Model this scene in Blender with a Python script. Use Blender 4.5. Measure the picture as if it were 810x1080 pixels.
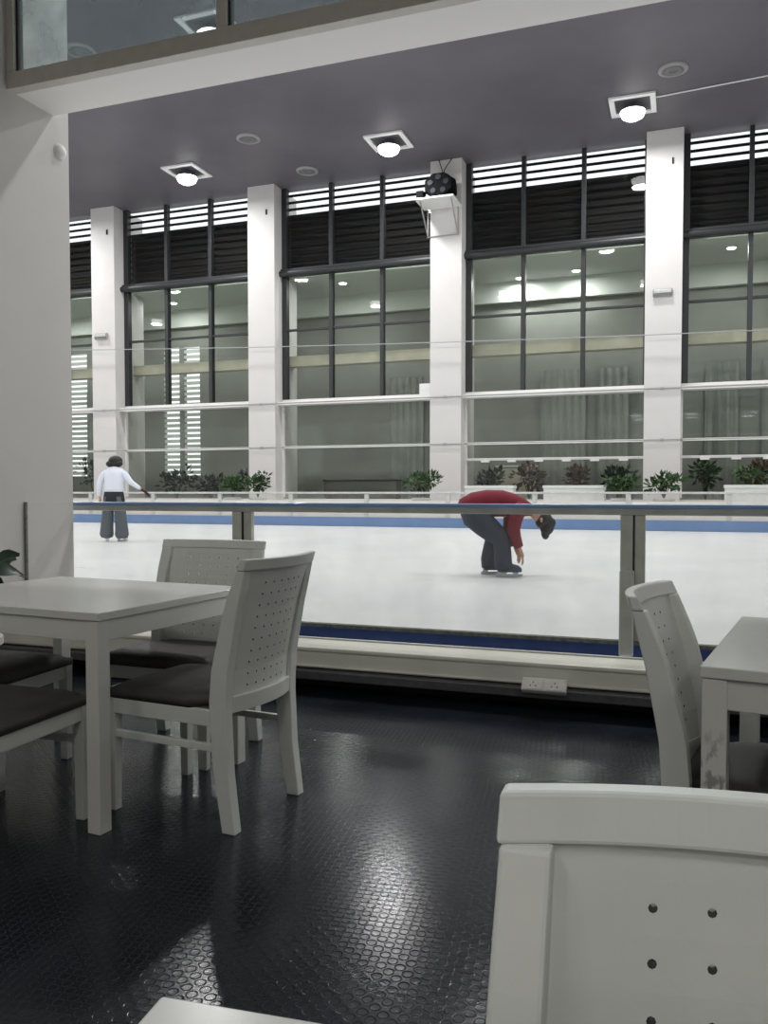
import bpy, bmesh, math, random
from mathutils import Vector, Matrix
random.seed(7)
PI = math.pi
S = bpy.context.scene
COL = S.collection
for o in list(bpy.data.objects):
    bpy.data.objects.remove(o)

# ------------------------------------------------------------------ camera
FPX, PITCH, YAW, CAMH = 880.0, math.radians(2.0), math.radians(19.7), 1.16
cam_d = bpy.data.cameras.new('camera')
cam = bpy.data.objects.new('camera', cam_d)
COL.objects.link(cam)
cam_d.sensor_fit = 'VERTICAL'
cam_d.sensor_height = 24.0
cam_d.lens = FPX * 24.0 / 1080.0
cam_d.shift_y = 0.009          # the frame is cropped a little off the optical axis
cam_d.clip_start = 0.02
cam_d.clip_end = 300
cam.location = (0, 0, CAMH)
cam.rotation_euler = (PI / 2 - PITCH, 0, YAW)
S.camera = cam

# ------------------------------------------------------------------ view / world / big lights
S.view_settings.view_transform = 'Standard'
S.view_settings.look = 'None'
S.view_settings.gamma = 1
S.view_settings.use_curve_mapping = False
S.view_settings.exposure = 0.0

world = bpy.data.worlds.new('overcast_sky')
S.world = world
world.use_nodes = True
world.node_tree.nodes['Background'].inputs[0].default_value = (0.93, 0.93, 1.0, 1)
world.node_tree.nodes['Background'].inputs[1].default_value = 1.5

RINK_LAMP_W = 230.0
CAFE_FILL_W = 19.0
ANNEX_LAMP_W = 60.0


# ------------------------------------------------------------------ materials
def srgb(r, g, b):
    def f(c):
        c /= 255.0
        return c / 12.92 if c <= 0.04045 else ((c + 0.055) / 1.055) ** 2.4
    return (f(r), f(g), f(b), 1)


def mat(name, col, rough=0.5, metal=0.0, spec=0.5, noise=0.0, scale=6.0, bump=0.0, col2=None, bscale=None):
    m = bpy.data.materials.new(name)
    m.use_nodes = True
    nt = m.node_tree
    b = nt.nodes['Principled BSDF']
    b.inputs['Roughness'].default_value = rough
    b.inputs['Metallic'].default_value = metal
    b.inputs['Specular IOR Level'].default_value = spec
    b.inputs['Base Color'].default_value = col
    if noise > 0 or bump > 0 or col2:
        tc = nt.nodes.new('ShaderNodeTexCoord')
        n = nt.nodes.new('ShaderNodeTexNoise')
        n.inputs['Scale'].default_value = scale
        n.inputs['Detail'].default_value = 5
        nt.links.new(tc.outputs['Object'], n.inputs['Vector'])
        if noise > 0 or col2:
            r = nt.nodes.new('ShaderNodeValToRGB')
            r.color_ramp.elements[0].position = 0.35
            r.color_ramp.elements[1].position = 0.68
            c2 = col2 if col2 else tuple(c * (1 - noise) for c in col[:3]) + (1,)
            r.color_ramp.elements[0].color = c2
            r.color_ramp.elements[1].color = col
            nt.links.new(n.outputs['Fac'], r.inputs['Fac'])
            nt.links.new(r.outputs['Color'], b.inputs['Base Color'])
        if bump > 0:
            n2 = nt.nodes.new('ShaderNodeTexNoise')
            n2.inputs['Scale'].default_value = bscale or scale * 4
            nt.links.new(tc.outputs['Object'], n2.inputs['Vector'])
            bp = nt.nodes.new('ShaderNodeBump')
            bp.inputs['Strength'].default_value = bump
            bp.inputs['Distance'].default_value = 0.01
            nt.links.new(n2.outputs['Fac'], bp.inputs['Height'])
            nt.links.new(bp.outputs['Normal'], b.inputs['Normal'])
    return m


def glass(name, tint, ior=1.45, rough=0.0, haze=0.0, hazecol=(0.6, 0.65, 0.62, 1)):
    m = bpy.data.materials.new(name)
    m.use_nodes = True
    nt = m.node_tree
    nt.nodes.clear()
    out = nt.nodes.new('ShaderNodeOutputMaterial')
    tr = nt.nodes.new('ShaderNodeBsdfTransparent')
    tr.inputs[0].default_value = tint
    gl = nt.nodes.new('ShaderNodeBsdfGlossy')
    gl.inputs['Roughness'].default_value = rough
    fr = nt.nodes.new('ShaderNodeFresnel')
    fr.inputs['IOR'].default_value = ior
    mx = nt.nodes.new('ShaderNodeMixShader')
    gm = nt.nodes.new('ShaderNodeNewGeometry')      # only the outer skin reflects, not the inside of the pane
    iv = nt.nodes.new('ShaderNodeMath')
    iv.operation = 'SUBTRACT'
    iv.inputs[0].default_value = 1.0
    nt.links.new(gm.outputs['Backfacing'], iv.inputs[1])
    ml = nt.nodes.new('ShaderNodeMath')
    ml.operation = 'MULTIPLY'
    nt.links.new(fr.outputs[0], ml.inputs[0])
    nt.links.new(iv.outputs[0], ml.inputs[1])
    nt.links.new(ml.outputs[0], mx.inputs[0])
    last = tr
    if haze > 0:
        df = nt.nodes.new('ShaderNodeBsdfDiffuse')
        df.inputs[0].default_value = hazecol
        n = nt.nodes.new('ShaderNodeTexNoise')
        n.inputs['Scale'].default_value = 3.5
        n.inputs['Detail'].default_value = 6
        tc = nt.nodes.new('ShaderNodeTexCoord')
        nt.links.new(tc.outputs['Object'], n.inputs['Vector'])
        mr = nt.nodes.new('ShaderNodeMapRange')
        mr.inputs['From Min'].default_value = 0.35
        mr.inputs['From Max'].default_value = 0.75
        mr.inputs['To Min'].default_value = haze * 0.5
        mr.inputs['To Max'].default_value = haze * 1.8
        nt.links.new(n.outputs['Fac'], mr.inputs['Value'])
        m2 = nt.nodes.new('ShaderNodeMixShader')
        nt.links.new(mr.outputs[0], m2.inputs[0])
        nt.links.new(tr.outputs[0], m2.inputs[1])
        nt.links.new(df.outputs[0], m2.inputs[2])
        last = m2
    nt.links.new(last.outputs[0], mx.inputs[1])
    nt.links.new(gl.outputs[0], mx.inputs[2])
    nt.links.new(mx.outputs[0], out.inputs[0])
    return m


def emis(name, col, strength):
    m = bpy.data.materials.new(name)
    m.use_nodes = True
    nt = m.node_tree
    b = nt.nodes['Principled BSDF']
    b.inputs['Base Color'].default_value = col
    b.inputs['Emission Color'].default_value = col
    b.inputs['Emission Strength'].default_value = strength
    return m


M = {}
M['white_paint'] = mat('white_paint', srgb(226, 224, 222), 0.55, noise=0.05, scale=1.2, bump=0.04, bscale=60)
M['soffit_paint'] = mat('soffit_paint', srgb(244, 240, 236), 0.6)
M['pillar_paint'] = mat('pillar_paint', srgb(205, 202, 200), 0.6, noise=0.06, scale=0.8)
M['wall_paint'] = mat('wall_paint', srgb(198, 195, 190), 0.55, noise=0.06, scale=1.3, bump=0.05, bscale=50)
M['chair_white'] = mat('chair_white', srgb(216, 218, 212), 0.38, noise=0.05, scale=9, bump=0.02, bscale=120)
M['table_white'] = mat('table_white', srgb(214, 214, 208), 0.22, noise=0.03, scale=4)
M['cushion'] = mat('cushion', srgb(68, 66, 64), 0.62, noise=0.25, scale=18, bump=0.12, bscale=140)
M['ceiling'] = mat('ceiling', srgb(113, 109, 115), 0.55, spec=0.3, col2=srgb(98, 95, 101), scale=0.35, bump=0.05, bscale=3)
M['cafe_ceiling'] = mat('cafe_ceiling', srgb(120, 120, 124), 0.7)
M['ice'] = mat('ice', srgb(226, 228, 228), 0.32, spec=0.3, col2=srgb(214, 218, 219), scale=0.7, bump=0.03, bscale=5)
M['ice_mark'] = mat('ice_mark', srgb(176, 182, 184), 0.6)
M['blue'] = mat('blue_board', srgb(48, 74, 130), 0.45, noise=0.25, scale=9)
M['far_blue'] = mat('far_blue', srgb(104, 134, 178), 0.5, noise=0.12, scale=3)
M['board_white'] = mat('board_white', srgb(208, 204, 198), 0.5, noise=0.07, scale=1.5)
M['steel'] = mat('steel', srgb(190, 192, 188), 0.4, metal=0.1, noise=0.18, scale=8)
M['post_steel'] = mat('post_steel', srgb(205, 206, 196), 0.5, metal=0.0, noise=0.16, scale=10)
M['rail_blue'] = mat('rail_blue', srgb(130, 166, 214), 0.3, metal=0.0, noise=0.1, scale=4)
M['gasket'] = mat('gasket', srgb(120, 122, 112), 0.8, noise=0.5, scale=30)
M['dark_joint'] = mat('dark_joint', srgb(40, 42, 42), 0.7)
M['ledge'] = mat('ledge_paint', srgb(228, 226, 214), 0.3, noise=0.08, scale=5)
M['lip'] = mat('lip_grey', srgb(86, 86, 88), 0.5, noise=0.3, scale=25)
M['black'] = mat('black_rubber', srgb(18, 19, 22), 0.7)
M['frame_dark'] = mat('frame_dark', srgb(40, 42, 44), 0.45)
M['louvre'] = mat('louvre_metal', srgb(28, 29, 32), 0.7, spec=0.12, noise=0.2, scale=2)
M['louvre_back'] = mat('louvre_back', srgb(34, 34, 37), 0.7, spec=0.2, col2=srgb(54, 40, 36), scale=0.9)
M['frame_taupe'] = mat('frame_taupe', srgb(205, 198, 188), 0.5, noise=0.08, scale=14)
M['glass_window'] = glass('glass_window', (0.90, 0.925, 0.90, 1), 1.5, 0.02)
M['glass_upper'] = glass('glass_upper', (0.86, 0.92, 0.92, 1), 1.5, 0.0, haze=0.26, hazecol=(.62, .68, .72, 1))
M['glass_barrier'] = glass('glass_barrier', (0.985, 0.98, 0.975, 1), 1.35, 0.0, haze=0.05, hazecol=(0.7, 0.72, 0.7, 1))
M['glass_screen'] = glass('glass_screen', (0.985, 0.99, 0.985, 1), 1.25)
M['annex_wall'] = mat('annex_wall', srgb(142, 144, 138), 0.8, noise=0.18, scale=0.7)
M['annex_light'] = mat('annex_light', srgb(206, 210, 204), 0.8)
M['annex_floor'] = mat('annex_floor', srgb(92, 90, 84), 0.6, noise=0.2, scale=1)
M['concrete'] = mat('concrete', srgb(200, 192, 176), 0.85, noise=0.2, scale=2)
M['curtain'] = mat('curtain', srgb(150, 153, 147), 0.9, noise=0.2, scale=1.5)
M['bulb'] = emis('bulb_glow', (1, 1, 1, 1), 9.0)
M['annex_bulb'] = emis('annex_bulb_glow', (1, 1, 1, 1), 5.0)
M['fixture'] = mat('fixture_white', srgb(226, 226, 224), 0.5)
M['fixture_grey'] = mat('fixture_grey', srgb(110, 110, 112), 0.5)
M['vent'] = mat('vent_grey', srgb(150, 148, 148), 0.5)
M['cable'] = mat('cable_grey', srgb(150, 152, 152), 0.6)
M['black_metal'] = mat('black_metal', srgb(9, 9, 12), 0.8, spec=0.1)
M['lens'] = mat('lens_grey', srgb(30, 31, 40), 0.5, spec=0.2)
M['leaf'] = mat('leaf', srgb(58, 92, 42), 0.5, col2=srgb(34, 60, 28), scale=7)
M['leaf_dark'] = mat('leaf_dark', srgb(40, 62, 44), 0.6, col2=srgb(26, 40, 28), scale=7)
M['leaf_red'] = mat('leaf_red', srgb(98, 48, 46), 0.6, col2=srgb(58, 62, 40), scale=5)
M['leaf_deep'] = mat('leaf_deep', srgb(22, 52, 26), 0.35)
M['stem'] = mat('stem', srgb(78, 64, 46), 0.8)
M['soil'] = mat('soil', srgb(50, 40, 32), 0.9)
M['planter'] = mat('planter_white', srgb(224, 226, 224), 0.5)
M['pot_grey'] = mat('pot_grey', srgb(196, 196, 192), 0.6)
M['skin'] = mat('skin', srgb(196, 152, 124), 0.5)
M['white_cloth'] = mat('white_cloth', srgb(214, 218, 228), 0.85, bump=0.3, scale=6, bscale=14)
M['black_cloth'] = mat('black_cloth', srgb(30, 32, 38), 0.85)
M['grey_cloth'] = mat('grey_cloth', srgb(82, 90, 98), 0.9, noise=0.2, scale=9)
M['navy_cloth'] = mat('navy_cloth', srgb(56, 61, 74), 0.9, noise=0.3, scale=9)
M['red_cloth'] = mat('red_cloth', srgb(112, 8, 34), 0.85, noise=0.15, scale=6)
M['hair'] = mat('hair_black', srgb(20, 17, 18), 0.6, bump=0.4, scale=20, bscale=40)
M['glove_dark'] = mat('glove_dark', srgb(56, 20, 28), 0.8)
M['boot'] = mat('boot_navy', srgb(46, 52, 74), 0.5)
M['boot_grey'] = mat('boot_grey', srgb(88, 92, 100), 0.5)
M['blade'] = mat('blade_steel', srgb(170, 174, 178), 0.25, metal=0.8)
M['plastic'] = mat('plastic_offwhite', srgb(206, 204, 196), 0.28, noise=0.12, scale=40)
M['hole'] = mat('hole_shade', srgb(60, 60, 58), 0.8)  # shade painted onto the inner walls of the chair back holes


def rubber_floor():
    m = bpy.data.materials.new('stud_rubber')
    m.use_nodes = True
    nt = m.node_tree
    L = nt.links.new
    b = nt.nodes['Principled BSDF']
    tc = nt.nodes.new('ShaderNodeTexCoord')
    mp = nt.nodes.new('ShaderNodeMapping')
    mp.inputs['Rotation'].default_value = (0, 0, math.radians(38))
    mp.inputs['Scale'].default_value = (30, 30, 30)
    L(tc.outputs['Object'], mp.inputs['Vector'])
    v = nt.nodes.new('ShaderNodeTexVoronoi')
    v.voronoi_dimensions = '2D'
    v.inputs['Scale'].default_value = 1
    v.inputs['Randomness'].default_value = 0
    L(mp.outputs[0], v.inputs['Vector'])
    r = nt.nodes.new('ShaderNodeValToRGB')       # stud: domed disc, small groove round it
    e = r.color_ramp.elements
    e[0].position = 0.0
    e[0].color = (0.95, 0.95, 0.95, 1)
    e[1].position = 0.45
    e[1].color = (0.25, 0.25, 0.25, 1)
    for p, c in ((0.33, 1.0), (0.385, 0.0), (0.42, 0.05)):
        x = e.new(p)
        x.color = (c, c, c, 1)
    L(v.outputs['Distance'], r.inputs['Fac'])
    n = nt.nodes.new('ShaderNodeTexNoise')
    n.inputs['Scale'].default_value = 160
    n.inputs['Detail'].default_value = 3
    L(tc.outputs['Object'], n.inputs['Vector'])
    b1 = nt.nodes.new('ShaderNodeBump')
    b1.inputs['Strength'].default_value = 0.9
    b1.inputs['Distance'].default_value = 0.0022
    L(r.outputs['Color'], b1.inputs['Height'])
    b2 = nt.nodes.new('ShaderNodeBump')
    b2.inputs['Strength'].default_value = 0.16
    b2.inputs['Distance'].default_value = 0.0015
    L(n.outputs['Fac'], b2.inputs['Height'])
    L(b1.outputs['Normal'], b2.inputs['Normal'])
    L(b2.outputs['Normal'], b.inputs['Normal'])
    n2 = nt.nodes.new('ShaderNodeTexNoise')
    n2.inputs['Scale'].default_value = 2.2
    n2.inputs['Detail'].default_value = 6
    L(tc.outputs['Object'], n2.inputs['Vector'])
    cr = nt.nodes.new('ShaderNodeValToRGB')
    cr.color_ramp.elements[0].position = 0.35
    cr.color_ramp.elements[0].color = srgb(26, 30, 36)
    cr.color_ramp.elements[1].position = 0.7
    cr.color_ramp.elements[1].color = srgb(40, 45, 52)
    L(n2.outputs['Fac'], cr.inputs['Fac'])
    L(cr.outputs['Color'], b.inputs['Base Color'])
    rr = nt.nodes.new('ShaderNodeMapRange')
    rr.inputs['To Min'].default_value = 0.13
    rr.inputs['To Max'].default_value = 0.21
    L(n2.outputs['Fac'], rr.inputs['Value'])
    L(rr.outputs[0], b.inputs['Roughness'])
    b.inputs['Specular IOR Level'].default_value = 0.28
    return m


M['floor'] = rubber_floor()


def scuffed_paint():
    m = mat('scuffed_paint', srgb(214, 214, 208), 0.3)
    nt = m.node_tree
    tc = nt.nodes.new('ShaderNodeTexCoord')
    mp = nt.nodes.new('ShaderNodeMapping')
    mp.inputs['Scale'].default_value = (60, 60, 26)
    n = nt.nodes.new('ShaderNodeTexNoise')
    n.inputs['Scale'].default_value = 1.0
    n.inputs['Detail'].default_value = 4
    sx = nt.nodes.new('ShaderNodeSeparateXYZ')
    band = nt.nodes.new('ShaderNodeValToRGB')          # the worn patch sits part way up the leg
    e = band.color_ramp.elements
    e[0].position, e[0].color = .42, (0, 0, 0, 1)
    e[1].position, e[1].color = .62, (0, 0, 0, 1)
    x = e.new(.47)
    x.color = (1, 1, 1, 1)
    x = e.new(.55)
    x.color = (.8, .8, .8, 1)
    r = nt.nodes.new('ShaderNodeValToRGB')
    r.color_ramp.elements[0].position = .5
    r.color_ramp.elements[1].position = .6
    mu = nt.nodes.new('ShaderNodeMath')
    mu.operation = 'MULTIPLY'
    mx = nt.nodes.new('ShaderNodeMixRGB')
    mx.inputs[1].default_value = srgb(214, 214, 208)
    mx.inputs[2].default_value = srgb(152, 150, 145)
    L = nt.links.new
    L(tc.outputs['Object'], mp.inputs['Vector'])
    L(mp.outputs[0], n.inputs['Vector'])
    L(tc.outputs['Object'], sx.inputs[0])
    L(sx.outputs['Z'], band.inputs['Fac'])
    L(n.outputs['Fac'], r.inputs['Fac'])
    L(band.outputs['Color'], mu.inputs[0])
    L(r.outputs['Color'], mu.inputs[1])
    L(mu.outputs[0], mx.inputs[0])
    L(mx.outputs[0], nt.nodes['Principled BSDF'].inputs['Base Color'])
    return m


M['scuffed'] = scuffed_paint()


# ------------------------------------------------------------------ mesh helpers
def bx(bm, x0, x1, y0, y1, z0, z1):
    vs = [bm.verts.new((x, y, z)) for z in (z0, z1) for y in (y0, y1) for x in (x0, x1)]
    for f in ((0, 2, 3, 1), (4, 5, 7, 6), (0, 1, 5, 4), (2, 6, 7, 3), (0, 4, 6, 2), (1, 3, 7, 5)):
        bm.faces.new([vs[i] for i in f])
    return vs


def tube(bm, pts, r, seg=8, caps=True):
    pts = [Vector(p) for p in pts]
    rings = []
    for i, p in enumerate(pts):
        a = pts[max(i - 1, 0)]
        c = pts[min(i + 1, len(pts) - 1)]
        d = (c - a).normalized()
        up = Vector((0, 0, 1)) if abs(d.z) < 0.9 else Vector((1, 0, 0))
        u = d.cross(up).normalized()
        w = u.cross(d).normalized()
        rr = r[i] if isinstance(r, (list, tuple)) else r
        rings.append([bm.verts.new(p + u * (rr * math.cos(2 * PI * k / seg)) + w * (rr * math.sin(2 * PI * k / seg)))
                      for k in range(seg)])
    for a, b in zip(rings, rings[1:]):
        for k in range(seg):
            bm.faces.new((a[k], a[(k + 1) % seg], b[(k + 1) % seg], b[k]))
    if caps:
        bm.faces.new(rings[0][::-1])
        bm.faces.new(rings[-1])


def lathe(bm, prof, c=(0, 0, 0), seg=28, cap=True):
    rings = []
    for r, z in prof:
        rings.append([bm.verts.new((c[0] + r * math.cos(2 * PI * k / seg), c[1] + r * math.sin(2 * PI * k / seg), c[2] + z))
                      for k in range(seg)])
    for a, b in zip(rings, rings[1:]):
        for k in range(seg):
            bm.faces.new((a[k], a[(k + 1) % seg], b[(k + 1) % seg], b[k]))
    if cap:
        bm.faces.new(rings[0][::-1])
        bm.faces.new(rings[-1])


def loft(bm, rings):
    R = [[bm.verts.new(p) for p in ring] for ring in rings]
    n = len(R[0])
    for a, b in zip(R, R[1:]):
        for k in range(n):
            bm.faces.new((a[k], a[(k + 1) % n], b[(k + 1) % n], b[k]))
    bm.faces.new(R[0][::-1])
    bm.faces.new(R[-1])


def obj(name, bm, m, parent=None, bevel=0.0, smooth=False, label=None, seg=2):
    bmesh.ops.recalc_face_normals(bm, faces=bm.faces)
    me = bpy.data.meshes.new(name)
    bm.to_mesh(me)
    bm.free()
    me.materials.append(M[m] if isinstance(m, str) else m)
    o = bpy.data.objects.new(name, me)
    COL.objects.link(o)
    if parent:
        o.parent = parent
    if smooth:
        for p in me.polygons:
            p.use_smooth = True
    if bevel:
        md = o.modifiers.new('bevel', 'BEVEL')
        md.width = bevel
        md.segments = seg
        md.limit_method = 'ANGLE'
        md.angle_limit = math.radians(40)
    if label:
        o['label'] = label
    return o


def box(name, m, x0, x1, y0, y1, z0, z1, parent=None, bevel=0.0, label=None):
    bm = bmesh.new()
    bx(bm, x0, x1, y0, y1, z0, z1)
    return obj(name, bm, m, parent, bevel, label=label)


def thing(name, label, cat, loc=(0, 0, 0), rz=0.0, group=None):
    o = bpy.data.objects.new(name, None)
    COL.objects.link(o)
    o.empty_display_size = 0.1
    o.location = loc
    o.rotation_euler = (0, 0, rz)
    o['label'] = label
    o['category'] = cat
    if group:
        o['group'] = group
    return o


def tag(o, label, cat, group=None, kind=None):
    o['label'] = label
    o['category'] = cat
    if group:
        o['group'] = group
    if kind:
        o['kind'] = kind
    return o


def struct(o, label, cat):
    o['kind'] = 'structure'
    o['label'] = label
    o['category'] = cat
    return o


def dup(root, loc, rz, label, group=None):
    r = root.copy()
    COL.objects.link(r)
    r.location = loc
    r.rotation_euler = (0, 0, rz)
    r['label'] = label
    if group:
        r['group'] = group
    for ch in list(root.children):
        c = ch.copy()
        COL.objects.link(c)
        c.parent = r
        for g in list(ch.children):
            d = g.copy()
            COL.objects.link(d)
            d.parent = c
    return r


# ================================================================== THE SETTING
XL, XR, YW = -34.0, 16.0, 24.2       # rink hall ends, window plane
ZC = 10.75                           # rink ceiling
ICE = 0.21

struct(box('floor', 'floor', -6.5, 7.0, -5.0, 5.02, -0.12, 0.0), 'black studded rubber floor of the cafe', 'floor')
struct(box('ceiling', 'ceiling', XL, XR, 5.0, 24.5, ZC, ZC + 0.3), 'dark violet grey painted ceiling high above the rink', 'ceiling')
ice = box('ice_rink', 'ice', XL + .02, XR - .02, 5.30, 21.44, -0.1, ICE)
tag(ice, 'broad white sheet of ice behind the glass barrier', 'ice rink')
bm = bmesh.new()
for k in range(46):
    x = random.uniform(-15, 1.5)
    y = random.uniform(6.3, 19)
    L_ = random.uniform(.15, .9)
    a = random.uniform(-.35, .35)
    w = random.uniform(.006, .02)
    dx, dy = math.cos(a) * L_ / 2, math.sin(a) * L_ / 2
    vs = [bm.verts.new(p) for p in ((x - dx, y - dy, ICE + .002), (x, y - w, ICE + .002), (x + dx, y + dy, ICE + .002), (x, y + w, ICE + .002))]
    bm.faces.new(vs)
sm_ = obj('skate_marks', bm, 'ice_mark', ice, label='faint grey skate scratches')
sm_['kind'] = 'stuff'
struct(box('floor_rinkside', 'board_white', XL, XR, 21.45, 24.2, -0.1, 0.2), 'pale strip of floor between far boards and windows', 'floor')
# return wall at the left of the cafe
struct(box('wall_left', 'wall_paint', -4.75, -4.35, -5.0, 5.16, 0.0, ZC), 'off-white wall at the left edge of the cafe', 'wall')
struct(box('wall_right', 'wall_paint', 6.9, 7.1, -5.0, 5.0, 0.0, 5.6), 'off-white wall at the right end of the cafe', 'wall')
struct(box('wall_back', 'wall_paint', -4.75, 7.1, -5.2, -5.0, 0.0, 5.6), 'off-white wall behind the cafe tables', 'wall')
struct(box('ceiling_cafe', 'cafe_ceiling', -4.75, 7.1, -5.0, 4.55, 5.6, 5.8), 'grey ceiling over the cafe tables', 'ceiling')
struct(box('wall_end_left', 'white_paint', XL - .3, XL, 5.0, 25.2, -0.1, ZC), 'pale end wall at the far left of the rink', 'wall')
struct(box('wall_end_right', 'white_paint', XR, XR + .3, 5.0, 25.2, -0.1, ZC), 'pale end wall at the far right of the rink', 'wall')
bm = bmesh.new()
bx(bm, XL, -4.75, 4.85, 5.15, -0.1, ZC)
bx(bm, 7.1, XR, 4.85, 5.15, -0.1, ZC)
bx(bm, -4.75, 7.1, 4.62, 4.9, 7.6, ZC)
struct(obj('wall_front', bm, 'white_paint'), 'pale rink wall on the cafe side', 'wall')

# lintel over the opening + glazing above it
struct(box('trim_1', 'soffit_paint', -4.35, 7.1, 4.62, 5.0, 3.895, 4.0), 'white lintel running across above the rink opening', 'lintel')
w = thing('window_1', 'tall glazing in a taupe frame standing on the white lintel', 'window')
w['kind'] = 'structure'
bm = bmesh.new()
bx(bm, -4.36, 7.0, 4.56, 4.64, 3.89, 4.0)
bx(bm, -4.36, -4.29, 4.56, 4.64, 4.0, 7.6)
for x in (-2.69, -1.02, 0.65, 2.32, 4.0, 5.6):
    bx(bm, x - .035, x + .035, 4.56, 4.64, 4.0, 7.6)
obj('window_frame', bm, 'frame_taupe', w, 0.004)
bm = bmesh.new()
for x in (-4.29, -2.655, -.985, .685, 2.355, 4.035):
    bx(bm, x, x + .018, 4.585, 4.63, 4.0, 7.55)
obj('window_seal', bm, 'dark_joint', w)
bm = bmesh.new()
bx(bm, -4.30, 6.9, 4.596, 4.604, 4.0, 7.58)
obj('window_pane', bm, 'glass_upper', w)

# ================================================================== far window wall
PITCHX = 6.0
cols = list(range(-2, 6))
col_lab = {5: 'white pillar far off at the left end of the window wall', 4: 'white pillar hidden mostly by the left cafe wall',
           3: 'white pillar directly behind the skater in the white top', 2: 'white pillar above the shrub left of centre',
           1: 'white pillar carrying the black spotlight', 0: 'white pillar right of centre above the pair of shrubs',
           -1: 'white pillar next beyond the right edge', -2: 'white pillar furthest to the right'}
for k in cols:
    xr = -0.08 - PITCHX * k
    c = thing('pillar', col_lab[k], 'pillar', (xr - .47, 24.4, 0.2), 0, 'white pillars of the window wall')
    box('shaft', 'pillar_paint', -.47, .47, -.8, .8, 0, ZC - .2, c, 0.01)
    bm = bmesh.new()
    bx(bm, .18, .22, -.83, -.8, 9.62, 9.78)
    obj('clip', bm, 'black_metal', c)


def window(n, k, low_transom):
    """bay between pillar k (on its left) and pillar k-1"""
    xa = -0.08 - PITCHX * k
    xb = xa + PITCHX - .94
    w = thing('window_%d' % n, 'tall rink window bay with dark louvres above clear panes', 'window')
    w['kind'] = 'structure'
    bm = bmesh.new()
    th = (xb - xa) / 3
    bx(bm, xa, xa + .17, 24.1, 24.3, 4.1, ZC)
    for i in (1, 2):
        bx(bm, xa + th * i - .06, xa + th * i + .06, 24.1, 24.3, 4.1, ZC)
    bx(bm, xb - .06, xb, 24.12, 24.3, 4.1, ZC)
    bx(bm, xa, xb, 24.15, 24.25, 6.26, 6.33)
    obj('window_frame', bm, 'frame_dark', w, 0.008)
    bm = bmesh.new()
    tube(bm, [(xa - .05, 23.98, 8.05), (xb, 23.98, 8.05)], .095, 12)
    bx(bm, xa, xb, 24.0, 24.3, 8.0, 8.2)
    obj('transom', bm, 'frame_dark', w)
    # louvre blades
    bm = bmesh.new()
    z = ZC - .02 - .215 * 11
    while z < ZC - .06:
        loft(bm, [[(x, 24.30, z + .0), (x, 24.30, z + .085), (x, 24.36, z + .11), (x, 24.36, z + .025)] for x in (xa, xb)])
        z += .215
    obj('louvre', bm, 'louvre', w)
    bm = bmesh.new()
    bx(bm, xa, xb, 24.55, 24.6, 8.2, 10.02)
    obj('louvre_backing', bm, 'louvre_back', w)
    bm = bmesh.new()
    bx(bm, xa, xb, 24.1, 24.3, 3.95, 4.1)
    bx(bm, xa - .05, xb, 23.8, 24.2, 3.9, 4.0)
    obj('sill', bm, 'white_paint', w, .01)
    bm = bmesh.new()
    bx(bm, xa, xb, 24.1, 24.2, 2.55, 2.62)
    if low_transom:
        bx(bm, xa, xb, 24.05, 24.2, 2.08, 2.15)
        for i in range(6):
            x = xa + .5 + i * .78
            bx(bm, x, x + .24, 24.0, 24.1, 2.03, 2.09)
    bx(bm, xa, xa + .05, 24.1, 24.2, 1.0, 3.95)
    obj('lower_frame', bm, 'white_paint', w)
    box('window_pane', 'glass_window', xa, xb, 24.20, 24.21, 0.9, 10.7, w)
    box('stall_riser', 'board_white', xa, xb, 24.05, 24.3, 0.2, 0.95, w)
    return w


for n, k in enumerate((5, 4, 3, 2, 1, 0, -1), 2):
    window(n, k, k <= 1)

# annex beyond the windows
struct(box('floor_annex', 'annex_floor', XL, XR, 24.3, 28.0, 0.7, 0.9), 'brownish floor of the room behind the windows', 'floor')
struct(box('ceiling_annex', 'annex_light', XL, XR, 24.62, 28.0, 8.05, 8.25), 'pale ceiling of the room behind the windows', 'ceiling')
# back wall with slatted openings to the daylight
SL = [(-23.6, -22.5), (-20.4, -19.8), (-18.9, -18.2), (-18.0, -17.3)]
bm = bmesh.new()
xs = XL
for a, b in sorted(SL):
    bx(bm, xs, a, 27.6, 27.8, .9, 7.4)
    bx(bm, a, b, 27.6, 27.8, 6.7, 7.4)
    bx(bm, a, b, 27.6, 27.8, .9, 1.8)
    xs = b
bx(bm, xs, XR, 27.6, 27.8, .9, 7.4)
struct(obj('wall_annex', bm, 'annex_wall'), 'grey green back wall of the room behind the windows', 'wall')
struct(box('wall_bulkhead', 'annex_light', XL, XR, 27.4, 27.8, 7.4, 8.05), 'pale band along the top of the annex wall', 'wall')
bm = bmesh.new()
for a, b in SL:
    z = 1.85
    while z < 6.7:
        loft(bm, [[(x, 27.62, z), (x, 27.62, z + .12), (x, 27.75, z + .14), (x, 27.75, z + .02)] for x in (a, b)])
        z += .2
struct(obj('trim_2', bm, 'annex_light'), 'pale slats across narrow daylight openings', 'slats')
struct(box('trim_3', 'concrete', XL, XR, 24.6, 24.95, 5.22, 5.55), 'beige concrete beam behind the window panes', 'beam')
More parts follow.
